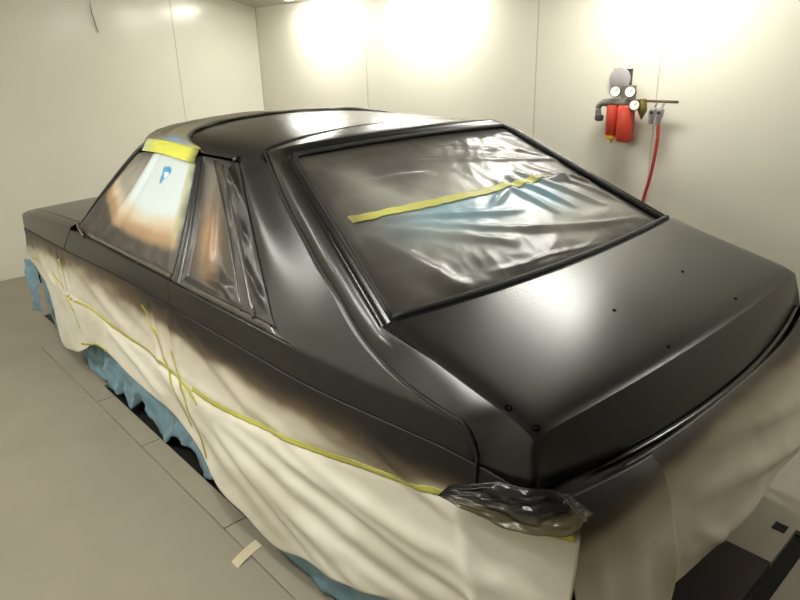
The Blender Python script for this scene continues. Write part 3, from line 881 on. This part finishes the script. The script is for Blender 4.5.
# ------------------------------------------------------------------ blue sheets under the sills
def bluesheet(name, y0, y1, ztf, zbf, x0, label, seed, amp=.02, n=90, flare=.0):
    G = []
    for i in range(n):
        t = i / (n - 1); y = lerp(y0, y1, t); row = []
        for j in range(28):
            s = j / 27; z = lerp(ztf(y), zbf(y), s)
            d = amp * 1.3 * (1 - 2 * abs(nz(y * 5 + seed, s * 1.3 + y, seed, 1.3))) + amp * .7 * fbm(y * 7 + seed, s * 3, seed, 1.6, 3)
            row.append((-(x0 + flare * s + d), y + .03 * nz(s * 2, y * 3, seed, 1), z))
        G.append(row)
    f = grid_faces(n, 28)
    o = link(name, [p for r in G for p in r], f, BLUE, None, True, None, .0012)
    return tag(o, label, 'blue sheet', 'blue sheets under the car sill')
bluesheet('blue_sheet', 4.0, 4.22, lambda y: .46, lambda y: .12 + .05 * abs(y - 4.1), .825, 'pale blue sheet hanging from the front bumper corner, farthest along the sill', 1.3, .02, 40, .02)
bluesheet('blue_sheet', 3.20, 3.98, lambda y: .54, lambda y: .03 + .03 * math.sin(y * 15), .80, 'blue sheet covering the front wheel opening behind the bumper corner', 2.9, .022, 70)
zb = pchip([1.05, 1.25, 1.4, 1.55, 1.75, 2.0, 2.2, 2.4, 2.55, 2.75, 3.0, 3.2], [.02, .05, .0, .07, .01, .09, .0, .10, .02, .03, .03, .05])
bluesheet('blue_sheet', 1.16, 3.16, lambda y: .40, lambda y: zb(y) + .012 * math.sin(y * 31), .805, 'long bunched blue sheet trailing along the sill below the doors', 5.1, .03, 180, .02)
bluesheet('blue_sheet', .30, 1.14, lambda y: .42, lambda y: .012 + .03 * sm(.9, .5, y) , .835, 'blue sheet hanging over the rear wheel under the cream side sheet', 7.7, .014, 70, .02)

# scrap of tape on the kerb
b = MB(); b.grid([[(-1.02 + .02 * 0, 1.20, .001), (-.99, 1.21, .0052), (-.945, 1.225, .0056), (-.90, 1.235, .0062)], [(-1.02, 1.245, .0012), (-.99, 1.255, .0055), (-.945, 1.27, .0058), (-.90, 1.28, .0062)]], True)
tag(b.build('tape_scrap', TAPEP, None, False, None, .0006), 'pale scrap of tape stuck across the kerb by the floor slot', 'tape')

# ------------------------------------------------------------------ air filter unit on the right wall
WX = XR
unit = thing('air_filter_unit', 'wall-mounted air filter with two red canisters and white gauges', 'air filter', (WX - .07, 1.55, 1.12))
def u_lathe(name, o, ax, prof, m, n=20, par=None):
    mb = MB(); mb.lathe(o, ax, prof, n); return mb.build(name, m, par or unit, True, 40)
mb = MB(); mb.box(WX - .012, WX - .001, 1.468, 1.583, 1.435, 1.548); mb.build('mounting_plate', DGREY, unit, False)
u_lathe('backing_disc', (WX - .013, 1.537, 1.490), (-1, 0, 0), [(0, .066), (.006, .066), (.010, .060)], LGREY, 28)
mb = MB()
mb.tube([(WX - .07, 1.665, 1.345), (WX - .07, 1.60, 1.347), (WX - .07, 1.50, 1.347), (WX - .07, 1.455, 1.347)], [.020, .024, .026, .024], 14)
mb.box(WX - .06, WX - .012, 1.50, 1.56, 1.33, 1.44)
mb.build('manifold', GREY, unit, True, 40)
mb = MB(); mb.tube([tuple(p) for p in crom([(WX - .07, 1.62, 1.346), (WX - .07, 1.665, 1.344), (WX - .07, 1.693, 1.325), (WX - .07, 1.695, 1.29), (WX - .07, 1.688, 1.262)], 5)], .017, 12)
mb.build('elbow_pipe', GREY, unit)
u_lathe('pipe_cap', (WX - .07, 1.686, 1.275), (0, 0, -1), [(0, .022), (.012, .026), (.03, .024), (.036, .012)], DGREY)
u_lathe('filter_canister', (WX - .07, 1.597, 1.335), (0, 0, -1), [(0, .034), (.01, .038), (.165, .038), (.17, .034)], RED, 24)
u_lathe('drain_cup', (WX - .07, 1.597, 1.168), (0, 0, -1), [(0, .036), (.018, .036), (.026, .02), (.028, .008), (.045, .008)], YEL)
u_lathe('filter_canister', (WX - .075, 1.513, 1.335), (0, 0, -1), [(0, .040), (.012, .048), (.185, .048), (.197, .042), (.203, .022)], RED, 24)
def gauge(y, z, r):
    g = u_lathe('gauge', (WX - .085, y, z), (-1, -.35, .15), [(0, r * .9), (.004, r), (.018, r), (.022, r * .96), (.020, r * .86)], DGREY, 24)
    ax = Vector((-1, -.35, .15)).normalized(); o = Vector((WX - .085, y, z)) + ax * .0195
    mb = MB(); mb.lathe(o, ax, [(0, r * .86), (.0025, r * .86)], 24); mb.build('dial', WHITE, g, False)
    a = ax.cross(Vector((0, 0, 1))).normalized(); c = a.cross(ax)
    mb = MB(); mb.tube([o + ax * .0035, o + ax * .0035 + (a * -.5 + c * .6).normalized() * r * .65], .0016, 5); mb.build('needle', DGREY, g)
gauge(1.583, 1.408, .032); gauge(1.492, 1.408, .032); gauge(1.458, 1.338, .030)
mb = MB(); mb.tube([(WX - .06, 1.45, 1.362), (WX - .06, 1.225, 1.362)], .0075, 10); mb.build('outlet_pipe', PIPE, unit)
mb = MB(); mb.lathe((WX - .06, 1.425, 1.372), (0, 0, -1), [(0, .018), (.03, .022), (.06, .026), (.08, .018), (.11, .004)], 12); mb.build('drain_valve', BRASS, unit, True, 40)
for y in (1.355, 1.312):
    mb = MB(); mb.tube([(WX - .06, y - .012, 1.362), (WX - .065, y - .008, 1.34), (WX - .066, y, 1.32)], .006, 8); mb.lathe((WX - .066, y, 1.33), (0, .15, -1), [(0, .010), (.006, .019), (.05, .021), (.054, .016), (.085, .015), (.09, .010)], 14)
    v = mb.build('valve', LGREY, unit, True, 40)
    mb = MB(); mb.lathe((WX - .085, y, 1.305), (-1, 0, .1), [(0, .010), (.012, .010), (.014, .006)], 12); mb.build('knob', DGREY, v)
for o in unit.children:
    if o.name.split('.')[0] not in ('mounting_plate', 'backing_disc'): o.location = (0, -.068, .019)
mb = MB(); mb.tube([tuple(p) for p in crom([(WX - .068, 1.25, 1.262), (WX - .068, 1.246, 1.19), (WX - .065, 1.252, 1.10), (WX - .06, 1.27, .96), (WX - .055, 1.30, .82), (WX - .05, 1.345, .5), (WX - .06, 1.34, .2), (WX - .12, 1.32, .03), (WX - .2, 1.2, .012), (WX - .28, 1.0, .012)], 6)], .0095, 10)
tag(mb.build('air_hose', HOSE), 'red-brown rubber air hose hanging from the filter unit down the wall', 'hose')

# dim bounce from the booth itself
w = bpy.data.worlds.new('world'); S.world = w; w.use_nodes = True
w.node_tree.nodes['Background'].inputs[0].default_value = (.9, .9, .85, 1); w.node_tree.nodes['Background'].inputs[1].default_value = .05
